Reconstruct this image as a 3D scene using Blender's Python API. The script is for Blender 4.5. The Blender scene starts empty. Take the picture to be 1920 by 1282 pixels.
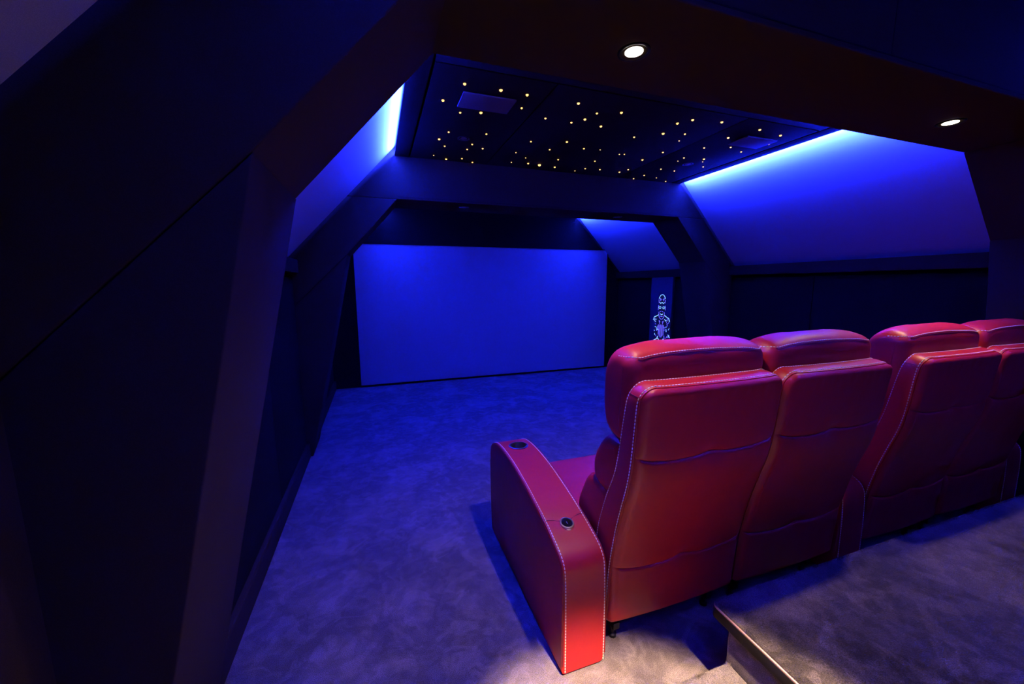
import bpy, bmesh, math, random
from mathutils import Vector, Matrix, noise
random.seed(7)
SC = bpy.context.scene
COL = SC.collection
PI = math.pi

# ------------------------------------------------------------------ camera
F_PX, YAW, PITCH, ROLL = 728.21, 0.332795, -0.1461106, -0.0043980
CAM_H = 1.55
def cam_axes():
    cy, sy, cp, sp = math.cos(YAW), math.sin(YAW), math.cos(PITCH), math.sin(PITCH)
    w = Vector((sy*cp, cy*cp, sp)); r0 = Vector((cy, -sy, 0)); u0 = r0.cross(w)
    r = r0*math.cos(ROLL) + u0*math.sin(ROLL); u = u0*math.cos(ROLL) - r0*math.sin(ROLL)
    return r, u, w
r_, u_, w_ = cam_axes()
cam = bpy.data.cameras.new('camera'); cam.sensor_width = 36; cam.lens = F_PX/1920*36
cam.clip_start = 0.02; cam.clip_end = 60
co = bpy.data.objects.new('camera', cam); COL.objects.link(co)
co.matrix_world = Matrix(((r_.x, u_.x, -w_.x, 0), (r_.y, u_.y, -w_.y, 0), (r_.z, u_.z, -w_.z, CAM_H), (0, 0, 0, 1)))
SC.camera = co
# ------------------------------------------------------------------ world, view
wd = bpy.data.worlds.new('world'); SC.world = wd; wd.use_nodes = True
wd.node_tree.nodes['Background'].inputs[0].default_value = (0.0, 0.0, 0.0, 1)
wd.node_tree.nodes['Background'].inputs[1].default_value = 0
SC.view_settings.view_transform = 'Standard'; SC.view_settings.look = 'None'
SC.view_settings.gamma = 1; SC.view_settings.use_curve_mapping = False
SC.view_settings.exposure = 0.0
SC.cycles.use_denoising = True
SC.cycles.max_bounces = 7; SC.cycles.diffuse_bounces = 5
SC.cycles.sample_clamp_indirect = 30.0
# ------------------------------------------------------------------ room constants (metres)
XC = 1.79                                  # middle of the room across
def mir(x): return 2*XC - x
SLX0, SLZ0, SLM = -0.72, 1.77, 1.064       # foot of the left slope and its rise per metre
def slope_x(z): return SLX0 + (z-SLZ0)/SLM
RAFT_Z, RAFT_X, TOP_Z = 2.69, 0.214, 2.92
BEAM_Z, BEAM_X = 2.32, 0.22
KNEE = (-0.225, 1.825)
POST_FOOT = -0.625
WALL_X, SHELF_X, BASE_X = -0.672, -0.622, -0.645
Y_BACK, Y_A0, Y_A1, Y_B0, Y_B1, Y_SCR = -1.9, 0.975, 1.443, 3.793, 4.23, 6.26
BAYS = ((Y_BACK, Y_A0), (Y_A1, Y_B0), (Y_B1, Y_SCR))
# ------------------------------------------------------------------ lights
BLUE = (0.0060, 0.016, 1.0)
WARM = (1.0, 0.66, 0.42)
def area_strip(name, x, z, y0, y1, dirx, watts, dz=-0.1):
    l = bpy.data.lights.new(name, 'AREA'); l.shape = 'RECTANGLE'; l.size = y1-y0; l.size_y = 0.009
    l.color = BLUE; l.energy = watts
    o = bpy.data.objects.new(name, l); COL.objects.link(o)
    d = Vector((dirx, 0, dz)).normalized(); xa = Vector((0, 1, 0)); za = -d; ya = za.cross(xa)
    o.matrix_world = Matrix(((xa.x, ya.x, za.x, x), (xa.y, ya.y, za.y, (y0+y1)/2), (xa.z, ya.z, za.z, z), (0, 0, 0, 1)))
    return o
COVE_W = (165.0, 410.0, 300.0)                # watts per metre of strip, back bay / middle bay / screen bay
for (y0, y1), wpm in zip(BAYS, COVE_W):
    L = y1-y0-0.06
    area_strip('cove_light', RAFT_X+0.022, RAFT_Z+0.0240, y0+0.03, y1-0.03, -1, wpm*L)
    area_strip('cove_light', mir(RAFT_X+0.022), RAFT_Z+0.0240, y0+0.03, y1-0.03, 1, wpm*L)
def spot(name, x, y, z, watts, half, blend, tilt=(0, 0), size=0.03):
    l = bpy.data.lights.new(name, 'SPOT'); l.energy = watts; l.color = WARM
    l.spot_size = 2*math.radians(half); l.spot_blend = blend; l.shadow_soft_size = size
    o = bpy.data.objects.new(name, l); COL.objects.link(o); o.location = (x, y, z)
    o.rotation_euler = (math.radians(tilt[0]), math.radians(tilt[1]), 0)
    return o
DOWN = ((0.857, 1.215), (2.68, 1.213))
for x, y in DOWN: spot('downlight_beam', x, y, BEAM_Z-0.012, 62, 60, 1.0)
STEP_SPOTS = ((0.81, -0.2), (2.68, -0.2))
spot('step_spot_beam', STEP_SPOTS[0][0], STEP_SPOTS[0][1], RAFT_Z-0.02, 1700, 16.0, 0.34, tilt=(14.8, 3.2))
spot('step_spot_beam', STEP_SPOTS[1][0], STEP_SPOTS[1][1], RAFT_Z-0.02, 3, 60, 0.7)

# ------------------------------------------------------------------ materials
def new_mat(name):
    m = bpy.data.materials.new(name); m.use_nodes = True
    nt = m.node_tree; return m, nt, nt.nodes['Principled BSDF']
def N(nt, t, **kw):
    n = nt.nodes.new(t)
    for k, v in kw.items():
        if k in n.inputs: n.inputs[k].default_value = v
        else: setattr(n, k, v)
    return n
def coords(nt, sc=(1, 1, 1)):
    g = N(nt, 'ShaderNodeNewGeometry'); mp = N(nt, 'ShaderNodeMapping')
    mp.inputs['Scale'].default_value = sc; nt.links.new(g.outputs['Position'], mp.inputs['Vector']); return mp.outputs[0]
def bump_chain(nt, b, layers, co):
    prev = None
    for kind, scale, strength, dist in layers:
        if kind == 'vor':
            t = N(nt, 'ShaderNodeTexVoronoi'); t.feature = 'DISTANCE_TO_EDGE'; t.inputs['Scale'].default_value = scale
            out = t.outputs['Distance']
        else:
            t = N(nt, 'ShaderNodeTexNoise'); t.inputs['Scale'].default_value = scale; t.inputs['Detail'].default_value = 4
            out = t.outputs[0]
        nt.links.new(co, t.inputs['Vector'])
        bp = N(nt, 'ShaderNodeBump'); bp.inputs['Strength'].default_value = strength; bp.inputs['Distance'].default_value = dist
        nt.links.new(out, bp.inputs['Height'])
        if prev: nt.links.new(prev, bp.inputs['Normal'])
        prev = bp.outputs[0]
    nt.links.new(prev, b.inputs['Normal'])
def fabric(name, col, var=0.25, rough=0.95, scale=700, bump=0.5):
    m, nt, b = new_mat(name)
    co = coords(nt); n = N(nt, 'ShaderNodeTexNoise'); n.inputs['Scale'].default_value = scale; n.inputs['Detail'].default_value = 3
    nt.links.new(co, n.inputs['Vector'])
    cr = N(nt, 'ShaderNodeValToRGB'); cr.color_ramp.elements[0].position = 0.35; cr.color_ramp.elements[1].position = 0.65
    cr.color_ramp.elements[0].color = (*[c*(1-var) for c in col], 1); cr.color_ramp.elements[1].color = (*[c*(1+var) for c in col], 1)
    nt.links.new(n.outputs[0], cr.inputs[0]); nt.links.new(cr.outputs[0], b.inputs['Base Color'])
    b.inputs['Roughness'].default_value = rough; b.inputs['Specular IOR Level'].default_value = 0.15
    bump_chain(nt, b, (('n', scale, bump, 0.0006), ('n', 6, 0.15, 0.004)), co)
    return m
M = {}
M['portal'] = fabric('charcoal_fabric', (0.042, 0.028, 0.018))
M['slope'] = fabric('light_grey_fabric', (0.34, 0.33, 0.33), 0.12)
M['wall'] = fabric('dark_panel_fabric', (0.013, 0.009, 0.0055))
M['ceil'] = fabric('black_ceiling_fabric', (0.014, 0.010, 0.007))
M['star'] = fabric('star_ceiling_fabric', (0.012, 0.008, 0.006))
def carpet(name, c0, c1, bump=0.9):
    m, nt, b = new_mat(name); co = coords(nt)
    def patch(scale, lo, hi, dist, detail=5):
        n = N(nt, 'ShaderNodeTexNoise'); n.inputs['Scale'].default_value = scale; n.inputs['Detail'].default_value = detail
        n.inputs['Roughness'].default_value = 0.6; n.inputs['Distortion'].default_value = dist
        nt.links.new(co, n.inputs['Vector'])
        r = N(nt, 'ShaderNodeMapRange'); r.inputs['From Min'].default_value = lo; r.inputs['From Max'].default_value = hi
        r.interpolation_type = 'SMOOTHSTEP'; nt.links.new(n.outputs[0], r.inputs['Value']); return r.outputs[0]
    p1, p2, p3 = patch(2.6, 0.46, 0.60, 0.5), patch(6.5, 0.50, 0.58, 1.2, 3), patch(15, 0.42, 0.62, 0.8)
    def math_(op, a, b):
        n = N(nt, 'ShaderNodeMath', operation=op)
        for i, x in enumerate((a, b)):
            if isinstance(x, float): n.inputs[i].default_value = x
            else: nt.links.new(x, n.inputs[i])
        return n.outputs[0]
    f = math_('ADD', math_('ADD', math_('MULTIPLY', p1, 0.45), math_('MULTIPLY', p2, 0.30)), math_('MULTIPLY', p3, 0.25))
    r1 = N(nt, 'ShaderNodeMix', data_type='RGBA'); r1.inputs[6].default_value = (*c0, 1); r1.inputs[7].default_value = (*c1, 1)
    nt.links.new(f, r1.inputs[0])
    fine = N(nt, 'ShaderNodeTexNoise'); fine.inputs['Scale'].default_value = 420; fine.inputs['Detail'].default_value = 2
    nt.links.new(co, fine.inputs['Vector'])
    r2 = N(nt, 'ShaderNodeValToRGB'); e = r2.color_ramp.elements
    e[0].position = 0.34; e[1].position = 0.66; e[0].color = (0.35, 0.35, 0.35, 1); e[1].color = (1.65, 1.65, 1.65, 1)
    nt.links.new(fine.outputs[0], r2.inputs[0])
    mx = N(nt, 'ShaderNodeMix', data_type='RGBA', blend_type='MULTIPLY'); mx.inputs[0].default_value = 1
    nt.links.new(r1.outputs[2], mx.inputs[6]); nt.links.new(r2.outputs[0], mx.inputs[7])
    nt.links.new(mx.outputs[2], b.inputs['Base Color'])
    b.inputs['Roughness'].default_value = 1; b.inputs['Specular IOR Level'].default_value = 0.05
    b.inputs['Sheen Weight'].default_value = 0.25; b.inputs['Sheen Roughness'].default_value = 0.5
    bump_chain(nt, b, (('n', 3.2, 0.25, 0.02), ('n', 380, bump, 0.003)), co)
    return m
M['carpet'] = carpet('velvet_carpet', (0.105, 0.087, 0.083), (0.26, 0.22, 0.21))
M['carpet_nap_shade'] = carpet('velvet_carpet_nap_shade', (0.024, 0.019, 0.019), (0.13, 0.108, 0.106))  # same carpet for the platform top, shading of the nap darkened into the colour
def leather(name, col, rough=0.42):
    m, nt, b = new_mat(name)
    tc = N(nt, 'ShaderNodeTexCoord'); co = tc.outputs['Object']
    n = N(nt, 'ShaderNodeTexNoise'); n.inputs['Scale'].default_value = 5; nt.links.new(co, n.inputs['Vector'])
    cr = N(nt, 'ShaderNodeValToRGB'); cr.color_ramp.elements[0].color = (*[c*0.88 for c in col], 1); cr.color_ramp.elements[1].color = (*[min(1, c*1.1) for c in col], 1)
    nt.links.new(n.outputs[0], cr.inputs[0]); nt.links.new(cr.outputs[0], b.inputs['Base Color'])
    b.inputs['Roughness'].default_value = rough; b.inputs['Specular IOR Level'].default_value = 0.45
    bump_chain(nt, b, (('n', 9, 0.22, 0.010), ('vor', 330, 0.28, 0.0009)), co)
    return m
M['leather'] = leather('red_leather', (0.46, 0.014, 0.016))
M['leather_dark'] = leather('dark_red_leather', (0.20, 0.008, 0.014))
def plain(name, col, rough=0.5, metal=0.0, spec=0.5, em=None, es=0):
    m, nt, b = new_mat(name)
    co = coords(nt); n = N(nt, 'ShaderNodeTexNoise'); n.inputs['Scale'].default_value = 60; nt.links.new(co, n.inputs['Vector'])
    cr = N(nt, 'ShaderNodeValToRGB'); cr.color_ramp.elements[0].color = (*[c*0.93 for c in col], 1); cr.color_ramp.elements[1].color = (*[min(1, c*1.05) for c in col], 1)
    nt.links.new(n.outputs[0], cr.inputs[0]); nt.links.new(cr.outputs[0], b.inputs['Base Color'])
    b.inputs['Roughness'].default_value = rough; b.inputs['Metallic'].default_value = metal; b.inputs['Specular IOR Level'].default_value = spec
    if em: b.inputs['Emission Color'].default_value = (*em, 1); b.inputs['Emission Strength'].default_value = es
    return m
M['thread'] = plain('cream_thread', (0.85, 0.80, 0.72), 0.7)
M['screen'] = plain('matte_grey_screen', (0.46, 0.46, 0.47), 0.95, spec=0.1)
M['cove'] = plain('white_cove_paint', (0.80, 0.80, 0.80), 0.8)
M['vent'] = plain('grey_vent_plate', (0.11, 0.11, 0.12), 0.7)
M['black'] = plain('black_velvet', (0.006, 0.006, 0.007), 0.9, spec=0.1)
M['nosing'] = plain('black_edge_strip', (0.008, 0.007, 0.009), 0.6, spec=0.2)
M['trim'] = plain('beige_edge_binding', (0.42, 0.25, 0.25), 0.6)
M['metal_dark'] = plain('black_steel', (0.03, 0.03, 0.032), 0.4, 0.8)
M['chrome'] = plain('chrome', (0.80, 0.80, 0.82), 0.32, 1.0)
M['ring'] = plain('anodised_ring', (0.10, 0.11, 0.13), 0.3, 0.8)
M['gloss'] = plain('gloss_black', (0.01, 0.01, 0.012), 0.12)
M['lens_off'] = plain('unlit_lamp_lens', (0.45, 0.40, 0.38), 0.25)
M['lamp'] = plain('lit_lamp_lens', (1, 1, 1), 0.5, em=(1.0, 0.88, 0.70), es=9)
M['star_glow'] = plain('fibre_star_glow', (0.25, 0.10, 0.02), 0.6, spec=0.1, em=(1.0, 0.52, 0.13), es=3.0)
M['figure_glow'] = plain('figure_line_glow', (0.3, 0.4, 1), 0.5, em=(0.20, 0.16, 1.0), es=1.1)
M['figure_glow_pale'] = plain('figure_line_glow_pale', (0.6, 0.8, 1), 0.5, em=(0.28, 0.60, 1.0), es=1.6)
M['figure_panel'] = fabric('figure_panel_fabric', (0.09, 0.09, 0.11), 0.15)

# ------------------------------------------------------------------ mesh helpers
class MB:
    def __init__(s): s.v = []; s.f = []
    def add(s, vs, fs):
        o = len(s.v); s.v += [tuple(p) for p in vs]; s.f += [tuple(o+i for i in f) for f in fs]
    def box(s, x0, x1, y0, y1, z0, z1):
        s.add([(x, y, z) for z in (z0, z1) for y in (y0, y1) for x in (x0, x1)],
              [(0, 2, 3, 1), (4, 5, 7, 6), (0, 1, 5, 4), (2, 6, 7, 3), (0, 4, 6, 2), (1, 3, 7, 5)])
    def prism(s, poly, y0, y1):                 # poly in (x, z)
        n = len(poly)
        s.add([(x, y0, z) for x, z in poly] + [(x, y1, z) for x, z in poly],
              [tuple(range(n)), tuple(range(2*n-1, n-1, -1))] + [(i, i+n, (i+1) % n+n, (i+1) % n) for i in range(n)])
    def lathe(s, prof, c=(0, 0, 0), n=28, cap=True):      # prof of (r, z), axis z
        k = len(prof); vs = []
        for r, z in prof:
            for i in range(n):
                a = 2*PI*i/n; vs.append((c[0]+r*math.cos(a), c[1]+r*math.sin(a), c[2]+z))
        fs = [(j*n+i, j*n+(i+1) % n, (j+1)*n+(i+1) % n, (j+1)*n+i) for j in range(k-1) for i in range(n)]
        if cap: fs += [tuple(range(n))[::-1], tuple(range((k-1)*n, k*n))]
        s.add(vs, fs)
    def tube(s, pts, r, n=6):
        pts = [Vector(p) for p in pts]; rings = []
        for i, p in enumerate(pts):
            t = (pts[min(i+1, len(pts)-1)]-pts[max(i-1, 0)]).normalized()
            a = t.orthogonal().normalized(); b = t.cross(a)
            rr = r[i] if isinstance(r, (list, tuple)) else r
            rings.append([p+(a*math.cos(2*PI*k/n)+b*math.sin(2*PI*k/n))*rr for k in range(n)])
        vs = [q for R in rings for q in R]
        fs = [(j*n+i, j*n+(i+1) % n, (j+1)*n+(i+1) % n, (j+1)*n+i) for j in range(len(pts)-1) for i in range(n)]
        fs += [tuple(range(n))[::-1], tuple(range((len(pts)-1)*n, len(pts)*n))]
        s.add(vs, fs)
def finish(me, smooth=40):
    bm = bmesh.new(); bm.from_mesh(me); bmesh.ops.recalc_face_normals(bm, faces=bm.faces); bm.to_mesh(me); bm.free()
    if smooth:
        me.polygons.foreach_set('use_smooth', [True]*len(me.polygons)); me.set_sharp_from_angle(angle=math.radians(smooth))
    me.update()
def obj(name, mb, mat, parent=None, bevel=0.0, smooth=40, off=(0, 0, 0), seg=2):
    me = bpy.data.meshes.new(name)
    if off != (0, 0, 0): mb.v = [(x-off[0], y-off[1], z-off[2]) for x, y, z in mb.v]
    me.from_pydata(mb.v, [], mb.f)
    if bevel:
        bm = bmesh.new(); bm.from_mesh(me); bmesh.ops.recalc_face_normals(bm, faces=bm.faces)
        ed = [e for e in bm.edges if len(e.link_faces) == 2 and e.calc_face_angle() > 0.3]
        bmesh.ops.bevel(bm, geom=ed, offset=bevel, segments=seg, profile=0.5, affect='EDGES', clamp_overlap=True)
        bm.to_mesh(me); bm.free()
    me.materials.append(M[mat]); finish(me, smooth)
    o = bpy.data.objects.new(name, me); COL.objects.link(o)
    if parent: o.parent = parent
    return o
def struct(name, mb, mat, parent=None, **kw):
    o = obj(name, mb, mat, parent, **kw)
    if not parent: o['kind'] = 'structure'
    return o
def thing(name, label, cat, loc=(0, 0, 0), group=None):
    o = bpy.data.objects.new(name, None); COL.objects.link(o); o.location = loc; o.empty_display_size = 0.1
    o['label'] = label; o['category'] = cat
    if group: o['group'] = group
    return o
def tag(o, label, cat, group=None):
    o['label'] = label; o['category'] = cat
    if group: o['group'] = group
    return o
def crom(pts, n=8, closed=False):              # Catmull-Rom through 2-D / 3-D points
    P = [Vector(p) for p in pts]; out = []; k = len(P)
    rng = range(k) if closed else range(k-1)
    for i in rng:
        p1, p2 = P[i], P[(i+1) % k]
        p0 = P[i-1] if (closed or i > 0) else p1*2-p2
        p3 = P[(i+2) % k] if (closed or i+2 < k) else p2*2-p1
        for j in range(n):
            t = j/n
            out.append(0.5*((2*p1)+(p2-p0)*t+(2*p0-5*p1+4*p2-p3)*t*t+(3*p1-p0-3*p2+p3)*t**3))
    if not closed: out.append(P[-1])
    return out
def interp(tab, x):
    if x <= tab[0][0]: return tab[0][1]
    for (a, b), (c, d) in zip(tab, tab[1:]):
        if x <= c: return b+(d-b)*(x-a)/(c-a)
    return tab[-1][1]
def smooth_table(tab):
    return [(v[0], v[1]) for v in crom(tab, 8)]
def stitches(mb, path, step=0.0135, ln=0.0100, r=0.0023, skew=0.0):
    P = [Vector(p) for p in path]
    seg = [(P[i+1]-P[i]).length for i in range(len(P)-1)]; tot = sum(seg)
    def at(d):
        for i, s_ in enumerate(seg):
            if d <= s_: return P[i].lerp(P[i+1], d/s_ if s_ else 0)
            d -= s_
        return P[-1]
    d = step/2
    while d+ln < tot:
        a, b = at(d), at(d+ln); t = (b-a)
        if t.length > 1e-6:
            mb.tube([a, a.lerp(b, .2), a.lerp(b, .8), b], [r*0.45, r, r, r*0.45], 6)
        d += step

# ------------------------------------------------------------------ the shell of the room
m = MB(); m.box(-0.85, mir(-0.85), Y_BACK-0.1, Y_SCR+0.15, -0.06, 0); struct('floor', m, 'carpet', smooth=0)
m = MB(); m.box(-0.4, mir(-0.4), Y_BACK-0.1, Y_SCR+0.15, TOP_Z, TOP_Z+0.08); ceil = struct('ceiling', m, 'ceil', smooth=0)
m = MB(); m.box(-0.85, mir(-0.85), Y_SCR, Y_SCR+0.1, 0, TOP_Z); struct('wall_front', m, 'wall', smooth=0)
m = MB(); m.box(-0.85, mir(-0.85), Y_BACK-0.1, Y_BACK, 0, TOP_Z); struct('wall_back', m, 'wall', smooth=0)
for side, fx in (('left', lambda x: x), ('right', mir)):
    def P(poly): return [(fx(x), z) for x, z in poly]
    # solid wall behind the panels, then each bay's panels, slope, shelf and baseboard
    m = MB(); m.prism(P([(-0.85, 0), (-0.725, 0), (-0.725, 1.77), (-0.85, 1.77)]), Y_BACK, Y_SCR)
    wl = struct('wall_'+side, m, 'black', smooth=0)
    seams = {0: (-0.5,), 1: (2.80,), 2: (5.3,)}
    for i, (y0, y1) in enumerate(BAYS):
        ys = [y0]+list(seams[i])+[y1]
        for a, b in zip(ys, ys[1:]):
            m = MB(); m.prism(P([(-0.73, 0.10), (WALL_X, 0.10), (WALL_X, 1.62), (-0.73, 1.62)]), a+0.0025, b-0.0025)
            obj('wall_panel', m, 'wall' if i else 'portal', wl, bevel=0.003)
        m = MB(); m.prism(P([(-0.73, 0), (BASE_X, 0), (BASE_X, 0.12), (BASE_X-0.006, 0.13), (-0.73, 0.13)]), y0, y1)
        struct('baseboard_'+side, m, 'portal', bevel=0.002)
        m = MB(); m.prism(P([(-0.80, 1.657), (SHELF_X, 1.657), (SHELF_X, 1.77), (-0.80, 1.77)]), y0, y1)
        struct('trim_'+str(3+i*2+(side == 'right')), m, 'portal', bevel=0.004)
        t = TOP_Z+0.05
        m = MB(); m.prism(P([(SLX0, SLZ0-0.01), (slope_x(t), t), (slope_x(t)-0.08, t), (SLX0-0.08, SLZ0-0.01)]), y0, y1)
        struct('ceiling_'+side, m, 'slope', smooth=0)
# portals
def portal(name, y0, y1):
    root = bpy.data.objects.new(name, None); COL.objects.link(root); root['kind'] = 'structure'
    g = 0.0008
    for fx in ((lambda x: x), mir):
        zl = 1.825-(KNEE[0]+0.74)*1.02
        m = MB(); m.prism([(fx(x), z) for x, z in ((POST_FOOT, 0), (KNEE[0], KNEE[1]-g), (-0.75, zl-g), (-0.75, 0))], y0, y1)
        obj('post_cladding', m, 'portal', root, bevel=0.005, seg=3)
        hz = slope_x(BEAM_Z)-0.02
        m = MB(); m.prism([(fx(x), z) for x, z in ((KNEE[0], KNEE[1]+g), (BEAM_X-g, BEAM_Z-g), (hz, BEAM_Z-g), (-0.75, 1.74), (-0.75, zl+g))], y0, y1)
        obj('rafter_cladding', m, 'portal', root, bevel=0.005, seg=3)
    hz = slope_x(BEAM_Z)-0.02; t = TOP_Z+0.02
    poly = [(BEAM_X, BEAM_Z), (mir(BEAM_X), BEAM_Z), (mir(hz), BEAM_Z), (mir(slope_x(t)-0.02), t), (slope_x(t)-0.02, t), (hz, BEAM_Z)]
    m = MB(); m.prism(poly, y0, y1); obj('beam_cladding', m, 'portal', root, bevel=0.006, seg=3)
    if name == 'trim_1':
        m = MB(); m.box(1.7465, 1.7495, y0-0.0012, y0+0.002, BEAM_Z+0.022, t); obj('seam', m, 'black', root, smooth=0)
    m = MB(); m.box(BEAM_X+0.01, mir(BEAM_X+0.01), y0-0.0012, y0+0.004, BEAM_Z+0.018, BEAM_Z+0.022)
    obj('seam', m, 'black', root, smooth=0)
portal('trim_1', Y_A0, Y_A1)
portal('trim_2', Y_B0, Y_B1)
# lowered ceiling rafts with the cove behind their edges; the middle bay's raft holds the star panels
for i, (y0, y1) in enumerate(BAYS):
    for x0, x1 in ((RAFT_X, 0.335), (mir(0.335), mir(RAFT_X))):
        m = MB(); m.box(x0, x1, y0, y1, RAFT_Z, RAFT_Z+0.007); obj('ceiling_border', m, 'ceil', ceil, bevel=0.002)
        m = MB(); m.box(RAFT_X+0.026 if x0 < 1 else mir(RAFT_X+0.034), RAFT_X+0.034 if x0 < 1 else mir(RAFT_X+0.026), y0, y1, RAFT_Z+0.006, RAFT_Z+0.05); obj('light_channel', m, 'cove', ceil, smooth=0)
        m = MB(); m.box(0.30 if x0 < 1 else mir(0.32), 0.32 if x0 < 1 else mir(0.30), y0, y1, RAFT_Z+0.015, TOP_Z); obj('cove_upstand', m, 'cove', ceil, smooth=0)
    if i == 1:
        xs = (0.347, 1.05, 2.52, mir(0.347)); ya, yb = 2.205, y1
        m = MB(); m.box(0.347, mir(0.347), y0, ya-0.01, RAFT_Z, RAFT_Z+0.02); obj('ceiling_border', m, 'ceil', ceil, bevel=0.003)
    else:
        xs = (0.347, 1.785, mir(0.347)); ya, yb = y0, y1
    for a, b in zip(xs, xs[1:]):
        m = MB(); m.box(a+0.003, b-0.003, ya, yb, RAFT_Z, RAFT_Z+0.02); obj('ceiling_panel', m, 'star', ceil, bevel=0.003)
    m = MB(); m.box(0.32, mir(0.32), y0, y1, RAFT_Z+0.03, RAFT_Z+0.04); obj('ceiling_backing', m, 'black', ceil, smooth=0)

# ------------------------------------------------------------------ screen
sc_ = thing('projection_screen', 'wide matte projection screen glowing blue on the front wall', 'screen', (1.84, Y_SCR-0.05, 0.02))
def loc(v, o): return (v[0]-o[0], v[1]-o[1], v[2]-o[2])
so = (1.84, Y_SCR-0.05, 0.02)
m = MB(); m.box(-0.29, 3.985, Y_SCR-0.035, Y_SCR-0.03, 0.035, 2.155); obj('screen_surface', m, 'screen', sc_, smooth=0, off=so)
m = MB()
for x0, x1, z0, z1 in ((-0.305, 4.0, 2.155, 2.17), (-0.305, 4.0, 0.006, 0.035), (-0.305, -0.29, 0.035, 2.155), (3.985, 4.0, 0.035, 2.155)):
    m.box(x0, x1, Y_SCR-0.045, Y_SCR-0.001, z0, z1)
obj('screen_frame', m, 'black', sc_, smooth=0, off=so)

# ------------------------------------------------------------------ downlights
def downlight(x, y, z, lit, label, r=0.042):
    t = thing('recessed_spotlight', label, 'spotlight', (x, y, z), 'recessed ceiling spotlights')
    m = MB(); m.lathe([(r*0.84, 0.002), (r*0.84, -0.002), (r*0.93, -0.004), (r*1.0, -0.003), (r*1.01, 0.002)], n=40, cap=False)
    obj('trim_ring', m, 'ring' if not lit else 'metal_dark', t)
    m = MB(); m.lathe([(r*0.80, -0.001), (r*0.60, 0.004), (r*0.56, 0.006)], n=32, cap=False); obj('reflector', m, 'metal_dark' if lit else 'chrome', t)
    m = MB(); m.lathe([(0.002, -0.004), (r*0.3, -0.0035), (r*0.55, -0.001), (r*0.57, 0.003)], n=32); obj('lamp_lens', m, 'lamp' if lit else 'lens_off', t)
    return t
for (x, y), lb in zip(DOWN, ('lit warm spotlight in the near beam above the first red seat', 'lit warm spotlight in the near beam beside the big right slope')):
    downlight(x, y, BEAM_Z-0.0005, True, lb, 0.054)
for (x, y), lb in zip(STEP_SPOTS, ('lit spotlight in the ceiling above the carpeted step', 'lit spotlight in the ceiling above the rear platform')):
    downlight(x, y, RAFT_Z-0.0005, True, lb)
for (x, y, z), lb in zip(((0.87, 3.97, BEAM_Z), (2.675, 3.99, BEAM_Z), (0.712, 3.20, RAFT_Z), (2.892, 3.17, RAFT_Z)),
        ('unlit spotlight in the far beam above the left part of the screen', 'unlit spotlight in the far beam beside the bright cove corner',
         'unlit spotlight among the star lights on the left of the ceiling', 'unlit spotlight among the star lights on the right of the ceiling')):
    downlight(x, y, z-0.0005, False, lb, 0.05)
for x0, x1, y0, y1, lb in ((0.545, 0.877, 2.43, 2.625, 'flat rectangular ceiling panel on the left, beside the dim cove end'),
                       (2.765, 3.076, 2.415, 2.60, 'flat rectangular ceiling panel on the right, lit blue by the cove')):
    t = thing('ceiling_vent', lb, 'vent', ((x0+x1)/2, (y0+y1)/2, RAFT_Z), 'ceiling vents')
    hx, hy = (x1-x0)/2, (y1-y0)/2
    m = MB(); m.box(-hx+0.03, hx-0.03, -hy+0.03, hy-0.03, -0.012, 0.001); obj('spacer', m, 'black', t, smooth=0)
    m = MB(); m.box(-hx, hx, -hy, hy, -0.022, -0.012); obj('cover_plate', m, 'vent', t, bevel=0.0015)

# ------------------------------------------------------------------ star lights
ST = [(705,230,2),(792,164,2),(937,189,3),(1042,208,2),(774,279,1),(857,279,3),(1020,261,1),(1115,302,1),(1247,242,2),(1219,319,1),(1273,306,2),(1321,282,1),(1337,334,2),(1419,279,2),
 (728,357,1),(690,385,2),(712,413,1),(879,365,1),(822,406,1),(802,426,1),(864,423,1),(668,450,0),(718,465,2),(781,463,1),(823,478,1),(1057,395,1),(997,439,0),(979,478,0),(1036,460,0),
 (1046,482,2),(1091,488,5),(1132,427,1),(1152,497,2),(1166,467,1),(1201,396,2),(1269,423,1),(1233,512,0),(1274,503,1),(1313,473,1),(1334,428,0),(1333,507,1),(1411,446,0),(1431,446,0),
 (1470,377,1),(1411,517,2),(1446,507,1),(1468,543,1),(1503,468,2),(1510,530,1),(1559,540,0),(1577,505,1),(1596,554,1),(1631,512,1),(1585,438,1),(1586,363,3),(1643,322,2),(1704,308,2),
 (1673,365,1),(1650,392,0),(1645,473,0),(1669,460,1),(1750,420,1),(1749,465,2),(1744,476,0),(1746,496,1),(1821,317,2),(1846,380,2),(1856,418,1),(1898,436,1),(1972.6,347.5,2),(2055.4,370.3,2),(2009.2,404.2,2)]
def unproject(px, py, z):
    d = r_*((px-960)/F_PX) - u_*((py-641)/F_PX) + w_
    t = (z-CAM_H)/d.z; return Vector((0, 0, CAM_H)) + d*t
def star_label(x, y, big):
    if big == 5: return 'brightest and largest star light, in the far middle of the ceiling'
    if big == 0: sz = 'faint tiny star light'
    elif big == 1: sz = 'small amber star light'
    else: sz = 'bright amber star light'
    if x < 1.05: return sz + (' around the left ceiling vent' if y < 2.85 else ' near the unlit spotlight left of the ceiling')
    if x < 1.80: return sz + (' in the near part of the middle ceiling panel' if y < 3.05 else ' in the far left part of the middle ceiling panel')
    if x < 2.52: return sz + (' between the middle ceiling panel and right vent' if y < 3.05 else ' in the far right part of the middle ceiling panel')
    return sz + (' around the right ceiling vent' if y < 2.75 else ' near the unlit spotlight right of the ceiling')
star_mesh = {}
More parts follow.
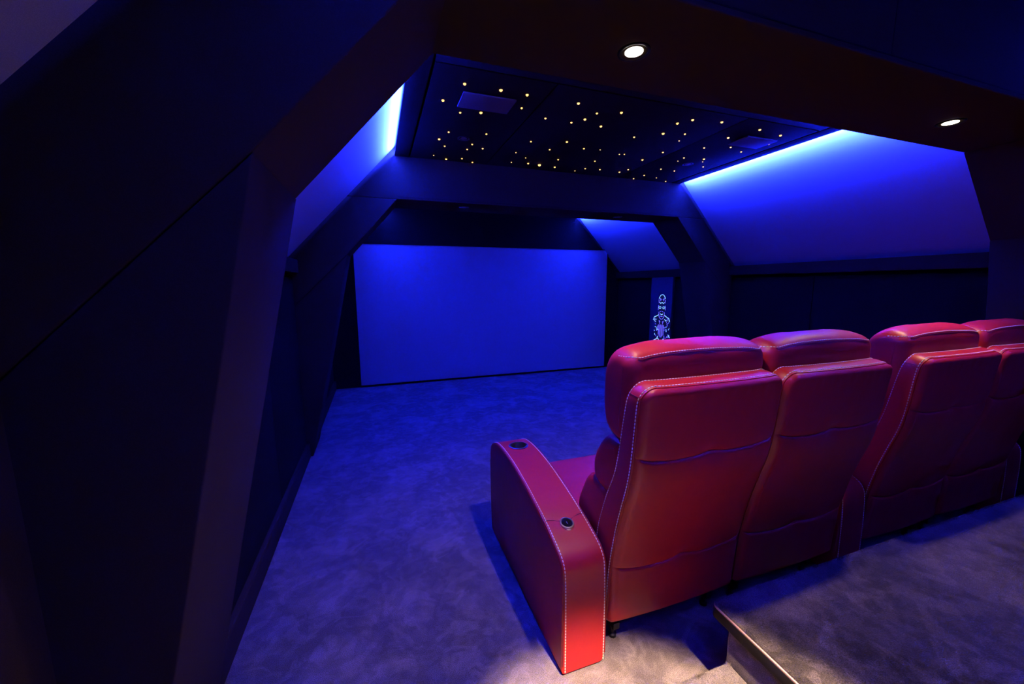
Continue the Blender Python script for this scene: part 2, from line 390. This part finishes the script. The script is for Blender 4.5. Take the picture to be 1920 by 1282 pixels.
for cx, cy, s_ in ST:
    p = unproject(500+cx/2.1333, 80+cy/2.1333, RAFT_Z)
    r = (0.0050, 0.0070, 0.0088, 0.0100, 0, 0.0140)[s_]
    zz = RAFT_Z
    if abs(p.x-2.92) < 0.16 and abs(p.y-2.51) < 0.10: zz = RAFT_Z-0.022
    if abs(p.x-0.711) < 0.17 and abs(p.y-2.53) < 0.10: zz = RAFT_Z-0.022
    if s_ not in star_mesh:
        m = MB(); m.lathe([(r, 0.0), (r*0.97, -0.3*r), (r*0.75, -0.66*r), (r*0.4, -0.9*r), (0.0003, -r)], n=14)
        o = obj('star_light', m, 'star_glow'); star_mesh[s_] = o
    else:
        o = star_mesh[s_].copy(); COL.objects.link(o)
    o.location = (p.x, p.y, zz)
    tag(o, star_label(p.x, p.y, s_), 'star light', 'star lights in the ceiling')

# ------------------------------------------------------------------ glowing figure on the right wall
FX = mir(WALL_X)
fg = thing('light_figure', 'tall narrow panel with a glowing line-cut figure on the right wall', 'wall light', (FX, 5.0, 0.14))
fo = (FX, 5.0, 0.14)
m = MB(); m.box(FX-0.045, FX-0.0018, 4.775, 5.262, 0.14, 1.656); obj('back_panel', m, 'figure_panel', fg, bevel=0.003, off=fo)
fa, fb = MB(), MB(); rnd = random.Random(11); fx0 = FX-0.047
def stroke(mb, pts, r=0.0035):
    mb.tube([(fx0, 4.985+a, b) for a, b in pts], r, 5)
def arc(c, rx, rz, a0, a1, n=8): return [(c[0]+rx*math.cos(math.radians(a0+(a1-a0)*i/n)), c[1]+rz*math.sin(math.radians(a0+(a1-a0)*i/n))) for i in range(n+1)]
for sg in (-1, 1):
    S = lambda pts: [(sg*a, b) for a, b in pts]
    stroke(fb, S(arc((0, 1.30), 0.072, 0.088, 90, 15)))               # head dress
    stroke(fa, S(arc((0, 1.30), 0.072, 0.09, 5, -30)))
    stroke(fa, S([(0.015, 1.31), (0.05, 1.335), (0.03, 1.29)]))
    stroke(fb, S([(0.0, 1.27), (0.03, 1.25), (0.05, 1.27)]))
    stroke(fb, S([(0.015, 1.19), (0.045, 1.205), (0.07, 1.19), (0.05, 1.17), (0.02, 1.175)]))  # brow band
    stroke(fa, S([(0.075, 1.22), (0.08, 1.15)]))
    stroke(fa, S(arc((0, 1.09), 0.062, 0.085, -88, 20)))             # beard outline
    stroke(fa, S([(0.012, 1.13), (0.035, 1.12)])); stroke(fb, S([(0.0, 1.075), (0.03, 1.09)])); stroke(fa, S([(0.0, 1.045), (0.025, 1.055)]))
    stroke(fb, S([(0.07, 1.07), (0.12, 1.045), (0.165, 1.03), (0.185, 0.98)]), 0.0045)   # shoulder
    stroke(fa, S([(0.02, 0.96), (0.05, 0.985), (0.03, 0.93)]))
    for k, xx in enumerate((0.012, 0.035, 0.058)): stroke(fa, S([(xx, 0.92), (xx, 0.72+0.02*k)]), 0.003)
    stroke(fb, S([(0.0, 0.655), (0.035, 0.67), (0.06, 0.70), (0.15, 0.66), (0.185, 0.64)]), 0.0045)   # belt
    stroke(fb, S([(0.0, 0.62), (0.06, 0.575), (0.10, 0.555)]), 0.0045)
    stroke(fa, S([(0.185, 0.62), (0.18, 0.50), (0.15, 0.36), (0.11, 0.22)]), 0.004)
    stroke(fb, S([(0.14, 0.56), (0.13, 0.48), (0.10, 0.40)])); stroke(fa, S([(0.0, 0.50), (0.05, 0.53), (0.07, 0.46), (0.04, 0.38)]))
    for k in range(46):                                              # small filigree pieces over the robe
        z = rnd.uniform(0.24, 1.03); lo = 0.07 if z > 0.70 else 0.02; hi = 0.185 if z > 0.5 else 0.07+0.11*(z-0.2)/0.3
        a = rnd.uniform(lo, hi); an = rnd.uniform(0, PI); L = rnd.uniform(0.010, 0.024)
        q = [(a-L*math.cos(an), z-L*math.sin(an)), (a+rnd.uniform(-.008, .008), z+rnd.uniform(-.008, .008)), (a+L*math.cos(an), z+L*math.sin(an))]
        stroke(rnd.choice((fa, fb)), S(q), rnd.choice((0.0025, 0.0035)))
for z in (0.30, 0.36, 0.42, 0.48, 0.54): stroke(fb, [(-0.022, z), (0.0, z+0.01), (0.022, z)], 0.003)
obj('violet_lines', fa, 'figure_glow', fg, off=fo); obj('pale_lines', fb, 'figure_glow_pale', fg, off=fo)

# ------------------------------------------------------------------ rear platform and step
PZ = 0.34
pt = thing('carpeted_platform', 'raised rear platform with grey velvet carpet behind the red seats', 'platform', (2.6, -0.3, 0))
po = (2.6, -0.3, 0)
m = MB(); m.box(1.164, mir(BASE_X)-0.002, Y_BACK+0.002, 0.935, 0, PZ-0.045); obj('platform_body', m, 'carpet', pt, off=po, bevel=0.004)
def rounded_top(x0, x1, y0, y1, z0, z1, r, mb):
    pts = [(x1, y0), (x1, y1)] + [(x0+r-r*math.sin(a), y1-r+r*math.cos(a)) for a in [PI/2*i/8 for i in range(9)]] + [(x0, y0)]
    n = len(pts); mb.add([(x, y, z0) for x, y in pts]+[(x, y, z1) for x, y in pts],
        [tuple(range(n)), tuple(range(2*n-1, n-1, -1))]+[(i, (i+1) % n, (i+1) % n+n, i+n) for i in range(n)])
m = MB(); rounded_top(1.150, mir(BASE_X)-0.002, Y_BACK+0.002, 1.010, PZ-0.045, PZ-0.004, 0.028, m); obj('edge_board', m, 'nosing', pt, off=po, bevel=0.002)
m = MB(); rounded_top(1.1515, mir(BASE_X)-0.002, Y_BACK+0.002, 1.0085, PZ-0.004, PZ+0.0005, 0.027, m); obj('edge_binding', m, 'trim', pt, off=po)
m = MB(); rounded_top(1.158, mir(BASE_X)-0.002, Y_BACK+0.002, 1.010, PZ-0.007, PZ+0.006, 0.022, m); top_o = obj('carpet_top', m, 'carpet_nap_shade', pt, off=po, bevel=0.004)
m = MB(); m.box(0.10, 1.162, Y_BACK+0.01, 0.925, 0, 0.165); step_o = obj('step', m, 'carpet', pt, off=po, bevel=0.012); step_o['label'] = 'brightly lit low step at the platform side'

def fringe(name, parent, segs, z, mat, off, n_per_m=2200, L=0.009, seed=1):
    """pile fibres leaning out over the carpet's cut edges; segs = ((x0, y0, x1, y1, nx, ny), ...)"""
    rn = random.Random(seed); mb = MB()
    for x0, y0, x1, y1, nx, ny in segs:
        ln = math.hypot(x1-x0, y1-y0)
        for k in range(int(ln*n_per_m)):
            t = rn.random(); b = rn.uniform(-0.012, 0.001)
            px_, py_ = x0+(x1-x0)*t+nx*b, y0+(y1-y0)*t+ny*b; zz = z-rn.uniform(0, 0.006)*(b > -0.003)
            l = L*rn.uniform(0.4, 1.15)*(1.0+0.35*math.sin(t*ln*37)+0.3*math.sin(t*ln*91+1))
            dx, dy = nx*rn.uniform(0.0, 0.8)+rn.uniform(-.5, .5), ny*rn.uniform(0.0, 0.8)+rn.uniform(-.5, .5); dz = rn.uniform(0.25, 1.0)
            d = Vector((dx, dy, dz)).normalized()*l; w_2 = 0.0007; a = rn.uniform(0, PI); wx, wy = math.cos(a)*w_2, math.sin(a)*w_2
            mb.add([(px_-wx, py_-wy, zz), (px_+wx, py_+wy, zz), (px_+d.x, py_+d.y, zz+d.z)], [(0, 1, 2)])
    o = obj(name, mb, mat, parent, off=off, smooth=0); o['kind'] = 'stuff'; return o
fringe('carpet_pile', pt, ((1.17, 1.008, 4.2, 1.008, 0, 1), (1.160, 0.3, 1.160, 0.99, -1, 0)), PZ+0.004, 'carpet_nap_shade', po, n_per_m=3600, L=0.008)
fringe('carpet_pile', step_o, ((0.12, 0.920, 1.160, 0.920, 0, 1), (0.12, 0.914, 1.160, 0.914, 0, 1)), 0.160, 'carpet', po, n_per_m=6000, L=0.010, seed=4)

# ------------------------------------------------------------------ recliners
W = 0.687
OX, OY = W/2, 1.62
OFF = (OX, OY, 0)
REAR = smooth_table([(0.15, 1.214), (0.27, 1.207), (0.41, 1.196), (0.57, 1.168), (0.70, 1.135), (0.81, 1.103), (0.90, 1.086), (1.0, 1.076), (1.13, 1.064), (1.195, 1.050)])
THK = [(0.15, 0.13), (0.55, 0.13), (0.70, 0.118), (0.82, 0.10), (1.03, 0.085), (1.13, 0.075), (1.2, 0.062)]
ZB, ZT, RT, RB = 0.150, 1.193, 0.055, 0.02
HW = W/2-0.0095
def hw(z):
    h = HW
    if z > ZT-RT: h = HW-RT+math.sqrt(max(0, RT*RT-(z-ZT+RT)**2))
    if z < ZB+RB: h = HW-RB+math.sqrt(max(0, RB*RB-(ZB+RB-z)**2))
    return h
def crease(u, z0):                    # u in -1..1 ; the quilting line hangs between the edges and the centre tuft
    a = abs(u); return z0 - 0.020*(1-a**6) - 0.010*math.sin(PI*a)**2 * (0.4 if u > 0 else 0.6) + 0.004*math.exp(-((u-0.03)/0.10)**2)
def build_shell():
    mb = MB(); NC = 60
    cols = [math.sin(PI/2*(-1+2*i/NC))*0.35+(-1+2*i/NC)*0.65 for i in range(NC+1)]
    rows = []
    segs = ((0, 1, 26), (1, 2, 40), (2, 3, 34))
    for a, b, n in segs:
        for j in range(n):
            t = j/n; t = t-0.10*math.sin(2*PI*t)            # crowd rows near the creases
            rows.append((a, t))
    rows.append((2, 1.0))
    def zrow(row, u):
        a, t = row
        k = [ZB, crease(u, 0.425), crease(u, 0.935), ZT]
        z = k[a]+(k[a+1]-k[a])*t
        return z
    # corner rounding: columns squeeze in near the top and foot
    for row in rows:
        for u in cols:
            z = zrow(row, u); h = hw(z); x = u*h
            y = interp(REAR, z)
            dx = (1-abs(u))*h; d = min(dx, ZT-z, z-ZB)
            roll = 0.017*(1-min(max(d, 0)/0.028, 1))**2
            k1, k2 = crease(u, 0.425), crease(u, 0.935)
            dome = 0.016*math.sqrt(max(0, 1-u*u))
            cr = 0.0
            fade = min(1, dx/0.02)
            for kk in (k1, k2):
                dz = z-kk
                cr += fade*(0.0075*math.exp(-(dz/0.0045)**2)+0.0035*math.exp(-(dz/0.03)**2))
                cr += 0.010*math.exp(-(x*x+(dz*1.3-0.006)**2)/0.045**2)
            n_ = noise.noise(Vector((x*7, z*7, 3.1)))*0.0022 + noise.noise(Vector((x*22, z*22, 5)))*0.0006
            wr = 0.0015*noise.noise(Vector((x*40, z*14, 9)))*math.exp(-((ZT-z)/0.09)**2)*2
            mb.v.append((OX+x, y+roll-dome+cr+(n_+wr)*min(1, d/0.03), z))
    nc = NC+1; nr = len(rows)
    mb.f += [(j*nc+i, j*nc+i+1, (j+1)*nc+i+1, (j+1)*nc+i) for j in range(nr-1) for i in range(NC)]
    # boundary loop (counter-clockwise seen from behind): left side up, top, right side down, bottom
    loop = [j*nc for j in range(nr)] + [(nr-1)*nc+i for i in range(1, nc)] + [j*nc+NC for j in range(nr-2, -1, -1)] + [i for i in range(NC-1, 0, -1)]
    base = [Vector(mb.v[i]) for i in loop]; n = len(loop)
    out = []
    for i in range(n):
        t = base[(i+1) % n]-base[i-1]; nx = Vector((-t.z, 0, t.x)); out.append(nx.normalized() if nx.length else Vector((0, 0, 1)))
    out = [(out[i-1]+out[i]+out[(i+1) % n]).normalized() for i in range(n)]
    rings = [loop]
    def ringpts(k):
        res = []
        for p, o in zip(base, out):
            th = interp(THK, p.z); top = max(0, o.z)
            off = 0.002+0.004*math.sin(PI*min(1, k)) if k > 0 else 0
            if k == -1: res.append(p+Vector((0, 0.003, 0))-o*0.0025)
            else: res.append(p+Vector((0, 0.002+th*k, 0.012*top*k))+o*off)
        return res
    for k in (-1, 0.03, 0.12, 0.3, 0.5, 0.7, 0.88, 1.0):
        pts = ringpts(k); o0 = len(mb.v); mb.v += [tuple(p) for p in pts]; rings.append(list(range(o0, o0+n)))
    for A, B in zip(rings, rings[1:]):
        mb.f += [(A[i], A[(i+1) % n], B[(i+1) % n], B[i]) for i in range(n)]
    mb.f.append(tuple(rings[-1]))
    # stitch paths on the strip
    th, tf = MB(), MB()
    nl = nr; nt_ = nc
    up = range(0, nl+nt_-1+nl-1)
    pr, pf = [], []
    for i in up:
        p, o = base[i], out[i]; t_ = interp(THK, p.z); top = max(0, o.z)
        k = 0.10/ (t_/0.1); 
        pr.append(p+Vector((0, 0.002+0.010, 0.0015*top))+o*0.0045)
        kk = 0.93
        pf.append(p+Vector((0, 0.002+t_*kk, 0.012*top*kk))+o*0.0042)
    stitches(th, pr); stitches(tf, pf, step=0.0125, ln=0.0090, r=0.0018)
    sm = []                                          # short seams across the strip at the two upper corners
    for frac in (nl-9, nl+nt_-1+8-1):
        q = MB(); sm.append(q); q.tube([ringpts(k)[frac]+out[frac]*0.0006 for k in (0.05, 0.2, 0.4, 0.6, 0.8, 0.97)], 0.0014, 5)
    for ri, (a, t) in enumerate(rows):
        if (a, t) in ((1, 0.0), (2, 0.0)):
            q = MB(); sm.append(q)
            q.tube([Vector(mb.v[ri*nc+i])+Vector((0, -0.0002, 0)) for i in range(2, NC-1)], 0.0013, 5)
    return mb, (th, tf), sm
def offset_loop(P, d):
    n = len(P); res = []
    for i in range(n):
        t = P[(i+1) % n]-P[i-1]; nn = Vector((-t[1], t[0])).normalized(); res.append(P[i]+nn*d)
    return res
def area2(P): return sum(P[i][0]*P[(i+1) % len(P)][1]-P[(i+1) % len(P)][0]*P[i][1] for i in range(len(P)))
def pillow(prof, x0, x1, r, n=6, mid=14, puff=0.0, wob=0.0, dens=6, seed=0.0, closed_smooth=True):
    P = crom([Vector((a, b)) for a, b in prof], dens, True) if closed_smooth else [Vector(p) for p in prof]
    if area2(P) < 0: P = P[::-1]
    k = len(P); mb = MB(); secs = []
    for i in range(n+1):
        a = PI/2*i/n; secs.append((x0+r*(1-math.cos(a))*1.0, r*(1-math.sin(a))))
    secs = [(x0+r*(1-math.cos(PI/2*i/n)), r*(1-math.sin(PI/2*i/n))) for i in range(n+1)]
    body = [(x0+r+(x1-x0-2*r)*j/mid, 0) for j in range(1, mid)]
    allsec = secs+body+[(x0+x1-a, b) for a, b in secs[::-1]]
    c = sum(P, Vector((0, 0)))/k
    for x, ins in allsec:
        Q = offset_loop(P, ins) if ins > 1e-6 else P
        u = (2*(x-x0)/(x1-x0)-1)
        pf = puff*(1-abs(u)**3)
        for q in Q:
            d = (q-c); dn = d.normalized()
            w = wob*(noise.noise(Vector((x*7+seed, q[0]*10, q[1]*10)))+0.30*noise.noise(Vector((x*34+seed, q[0]*26, q[1]*26))))
            qq = q+dn*(pf+w)
            mb.v.append((x, qq[0], qq[1]))
    m_ = len(allsec)
    mb.f += [(j*k+i, j*k+(i+1) % k, (j+1)*k+(i+1) % k, (j+1)*k+i) for j in range(m_-1) for i in range(k)]
    mb.f += [tuple(range(k))[::-1], tuple(range((m_-1)*k, m_*k))]
    return mb, P
HEAD = [(1.168, 0.970), (1.215, 0.952), (1.270, 0.965), (1.312, 1.005), (1.330, 1.08), (1.332, 1.17), (1.318, 1.245), (1.285, 1.295), (1.235, 1.315), (1.185, 1.308), (1.150, 1.285), (1.140, 1.235), (1.145, 1.13), (1.155, 1.03)]
LUMB = [(1.21, 0.735), (1.19, 0.80), (1.185, 0.90), (1.20, 0.948), (1.25, 0.958), (1.31, 0.938), (1.355, 0.885), (1.385, 0.82), (1.385, 0.755), (1.35, 0.715), (1.28, 0.705)]
BOLS = [(1.27, 0.50), (1.25, 0.62), (1.26, 0.70), (1.32, 0.728), (1.40, 0.732), (1.44, 0.705), (1.475, 0.64), (1.505, 0.57), (1.505, 0.50), (1.46, 0.465), (1.34, 0.460)]
SEAT = [(1.40, 0.36), (1.38, 0.44), (1.42, 0.495), (1.55, 0.503), (1.80, 0.497), (1.98, 0.492), (2.05, 0.470), (2.075, 0.42), (2.06, 0.36), (2.0, 0.335), (1.6, 0.33)]
FOOT = [(1.98, 0.10), (1.97, 0.22), (1.98, 0.32), (2.03, 0.335), (2.075, 0.32), (2.09, 0.22), (2.08, 0.12), (2.04, 0.09)]
ARM = [(2.160, 0.006), (2.205, 0.012), (2.222, 0.16), (2.230, 0.36), (2.228, 0.50), (2.200, 0.572), (2.120, 0.618), (2.02, 0.636), (1.90, 0.638), (1.77, 0.628), (1.65, 0.609), (1.53, 0.585), (1.42, 0.557), (1.32, 0.525), (1.255, 0.498), (1.222, 0.465), (1.210, 0.41), (1.204, 0.28), (1.202, 0.12), (1.201, 0.012), (1.26, 0.006)]
AW0, AW1 = -0.212, -0.012                       # arm sits left of its seat
def arm_profile():
    return [Vector(p) for p in crom(ARM[1:20], 6)] + [Vector(ARM[20]), Vector(ARM[0])]
def build_arm():
    Pp = arm_profile()
    mb, P = pillow([(p[0], p[1]) for p in Pp], AW0, AW1, 0.012, n=5, mid=12, closed_smooth=False)
    v2 = []
    for x, y, z in mb.v:
        r = 0.05
        if z < r and x > AW0+0.05:
            lim = AW1-r+math.sqrt(max(0, r*r-(r-z)**2)); x = AW0+0.05+(x-AW0-0.05)*(lim-AW0-0.05)/(AW1-AW0-0.05)
        v2.append([x, y, z])
    # groove across the top strip
    for v in v2:
        if v[2] > 0.45:
            yc = 1.395+0.010*math.cos((v[0]-AW0)/(AW1-AW0)*2*PI)
            g = math.exp(-((v[1]-yc)/0.007)**2)*0.003+math.exp(-((v[1]-yc)/0.03)**2)*0.002
            v[2] -= g
    mb.v = [tuple(v) for v in v2]
    return mb, P
def surf_arm(y, P=None):
    tab = sorted([(p[0], p[1]) for p in arm_profile() if p[1] > 0.45 and p[0] < 2.2])
    return interp(tab, y)
def cyl_cut(o, c, r, depth, n=40):
    m = MB(); m.lathe([(r, 0), (r, depth*2)], (c[0], c[1], c[2]-depth), n)
    me = bpy.data.meshes.new('cut'); me.from_pydata(m.v, [], m.f); finish(me, 0)
    co_ = bpy.data.objects.new('cut', me); COL.objects.link(co_)
    md = o.modifiers.new('b', 'BOOLEAN'); md.object = co_; md.operation = 'DIFFERENCE'; md.solver = 'EXACT'
    bpy.context.view_layer.update()
    dg = bpy.context.evaluated_depsgraph_get(); nm = bpy.data.meshes.new_from_object(o.evaluated_get(dg))
    o.modifiers.clear(); o.data = nm
    bpy.data.objects.remove(co_)
CUP = (-0.108, 1.990); BTN = (-0.115, 1.367)
def make_arm(parent, end=False):
    mb, P = build_arm(); a = obj('armrest', mb, 'leather', None, smooth=35)
    cz = surf_arm(CUP[1])
    cyl_cut(a, (CUP[0], CUP[1], cz), 0.046, 0.075)
    a.data.set_sharp_from_angle(angle=math.radians(35))
    for v in a.data.vertices: v.co -= Vector(OFF)
    a.parent = parent
    Pq = [p for p in arm_profile()][:-2]
    Q = offset_loop(Pq+[Vector(ARM[20]), Vector(ARM[0])], 0.0 if area2(Pq) < 0 else 0.0)
    for x in (AW0+0.013, AW1-0.013):
        th = MB(); stitches(th, [(x, q[0], q[1]) for q in Pq], step=0.013); obj('stitching', th, 'thread', a, off=OFF)
    for x, s_ in ((AW0+0.0045, -1), (AW1-0.0045, 1)):
        sm = MB(); sm.tube([(x, q[0], q[1]) for q in offset_loop([Vector(p) for p in Pq], 0.0015)][2:-2], 0.0015, 5)
        obj('seam', sm, 'leather_dark', a, off=OFF)
    sm = MB(); sm.tube([(AW0+0.014+(AW1-AW0-0.028)*i/24, 1.395+0.010*math.cos(i/24*2*PI), surf_arm(1.395+0.010*math.cos(i/24*2*PI))-0.0035) for i in range(25)], 0.0017, 5)
    obj('seam', sm, 'leather_dark', a, off=OFF)
    # cup holder
    c = (CUP[0], CUP[1], cz)
    slope = (surf_arm(CUP[1]+0.04)-surf_arm(CUP[1]-0.04))/0.08
    m = MB(); m.lathe([(0.043, -0.07), (0.0445, 0.0015), (0.047, 0.0045), (0.053, 0.0045), (0.057, 0.0015), (0.056, -0.002), (0.045, -0.002), (0.0455, -0.070)], c, 44, cap=False)
    m.v = [(x, y, z+(y-c[1])*slope) for x, y, z in m.v]
    ch = obj('cup_holder', m, 'ring', a, off=OFF)
    m = MB(); m.lathe([(0.0005, -0.062), (0.030, -0.062), (0.0435, -0.058)], c, 40, cap=False); obj('cup_base', m, 'gloss', ch, off=OFF)
    # recline button
    bz = surf_arm(BTN[1]); c = (BTN[0], BTN[1], bz); slope = (surf_arm(BTN[1]+0.03)-surf_arm(BTN[1]-0.03))/0.06*0.6; c = (c[0], c[1], bz+0.001)
    m = MB(); m.lathe([(0.0315, -0.012), (0.0315, 0.002), (0.0300, 0.0050), (0.0245, 0.0055), (0.0235, 0.003), (0.0235, -0.003)], c, 40, cap=False)
    m.v = [(x, y, z+(y-c[1])*slope) for x, y, z in m.v]; b = obj('control_button', m, 'chrome', a, off=OFF)
    m = MB(); m.lathe([(0.0004, 0.0030), (0.012, 0.0034), (0.0235, 0.0044)], c, 36, cap=False)
    m.v = [(x, y, z+(y-c[1])*slope) for x, y, z in m.v]; obj('touch_face', m, 'gloss', b, off=OFF)
    m = MB(); m.box(c[0]-0.0012, c[0]+0.0012, c[1]-0.006, c[1]+0.006, c[2]+0.0035, c[2]+0.0045); 
    m.v = [(x, y, z+(y-c[1])*slope) for x, y, z in m.v]; obj('touch_mark', m, 'chrome', b, off=OFF)
    for gx, gy in ((-0.11, 1.26), (-0.11, 2.14)):
        m = MB(); m.lathe([(0.016, 0.0), (0.018, 0.004), (0.014, 0.012), (0.006, 0.014)], (gx, gy, 0.0), 20); obj('glide', m, 'chrome', a, off=OFF)
    return a
def make_recliner(label, loc_):
    t = thing('cinema_recliner', label, 'armchair', loc_, 'red leather cinema seats in a row')
    sh, th, sm = build_shell()
    s = obj('back_shell', sh, 'leather', t, off=OFF, smooth=50); [obj('stitching', q, 'thread', s, off=OFF) for q in th]; [obj('seam', q, 'leather_dark', s, off=OFF) for q in sm]
    for nm, prof, pf, wb, sd, r in (('headrest', HEAD, 0.006, 0.0045, 1, 0.045), ('lumbar_cushion', LUMB, 0.006, 0.006, 4, 0.04), ('lower_back_cushion', BOLS, 0.004, 0.004, 8, 0.035)):
        mb, P = pillow(prof, 0.008, W-0.008, r, n=7, mid=26, puff=pf, wob=wb, seed=sd)
        if nm == 'headrest':
            # the crown is fullest in the middle and drops a little to the ends
            mb.v = [(x, y, z+0.016*max(0, (z-1.12)/0.2)*(1-abs(2*(x-OX)/W)**2.2) - 0.020*max(0, (z-1.12)/0.2)*abs(2*(x-OX)/W)**8) for x, y, z in mb.v]
        o = obj(nm, mb, 'leather', t, off=OFF, smooth=60)
        if nm == 'headrest':
            path = []
            for i in range(61):
                u = -1+2*i/60; x = OX+u*(W/2-0.016); yy = 1.150; zz = 1.287
                e = max(0, abs(u)-0.84)/0.16
                yy += 0.085*(1-math.sqrt(max(0, 1-e*e))); zz += 0.016*(1-abs(u)**2.2) - 0.016*abs(u)**8 + 0.012*e*e
                path.append((x, yy, zz))
            # project the path onto the cushion
            from mathutils.bvhtree import BVHTree
            bv = BVHTree.FromPolygons([Vector(v) for v in sh_off(mb)], mb.f)
            pp = []
            for p in path:
                q = Vector(p)-Vector(OFF); h = bv.find_nearest(q); pp.append(h[0]+h[1]*0.0008 if h[0] else q)
            tm = MB(); stitches(tm, pp, step=0.0125, ln=0.0094, r=0.0021); obj('stitching', tm, 'thread', o)
            tm = MB(); tm.tube([p+Vector((0, -0.004, -0.006)) for p in pp], 0.0016, 5); obj('seam', tm, 'leather_dark', o)
    mb, P = pillow(SEAT, 0.006, W-0.006, 0.03, n=6, mid=14, puff=0.004, wob=0.002, seed=2); obj('seat_cushion', mb, 'leather', t, off=OFF, smooth=60)
    mb, P = pillow(FOOT, 0.012, W-0.012, 0.02, n=5, mid=8, seed=3); obj('footrest', mb, 'leather', t, off=OFF, smooth=60)
    m = MB(); m.box(0.03, W-0.03, 1.36, 1.96, 0.10, 0.34); obj('seat_base', m, 'leather_dark', t, bevel=0.01, off=OFF)
    m = MB()
    for x in (0.07, W-0.10): m.box(x, x+0.03, 1.27, 1.95, 0.055, 0.085)
    m.box(0.07, W-0.07, 1.285, 1.315, 0.085, 0.115); m.box(0.07, W-0.07, 1.60, 1.63, 0.03, 0.055); m.box(0.07, W-0.07, 1.30, 1.33, 0.12, 0.16)
    for x in (0.085, W-0.085):
        for y in (1.30, 1.90): m.lathe([(0.018, 0), (0.018, 0.012), (0.010, 0.016), (0.010, 0.056)], (x, y, 0), 14)
    obj('steel_frame', m, 'metal_dark', t, off=OFF, smooth=30)
    return t
def sh_off(mb): return mb.v                       # vertices are already shifted by obj()
def copy_tree(o, parent=None):
    c = o.copy(); COL.objects.link(c)
    if parent: c.parent = parent
    for ch in o.children: copy_tree(ch, c)
    return c
SX = (0.832, 1.519, 2.432, 3.119)
seat = make_recliner('nearest red leather recliner, with a broad armrest and cup holder on its left', (SX[0]+OX, OY, 0))
bare = copy_tree(seat)
bare['label'] = 'second red recliner from the left, next to the low middle armrest'; bare.location = (SX[1]+OX, OY, 0)
make_arm(seat)
s3 = copy_tree(seat); s3.location = (SX[2]+OX, OY, 0); s3['label'] = 'third red recliner, right of the low middle armrest behind the platform edge'
s4 = copy_tree(bare); s4.location = (SX[3]+OX, OY, 0); s4['label'] = 'last red recliner at the right end of the row, cut by the picture edge'
for ch in list(s3.children):
    if ch.name.startswith('armrest'):
        c = copy_tree(ch, s4); c.location = Vector((W+0.224, 0, 0))
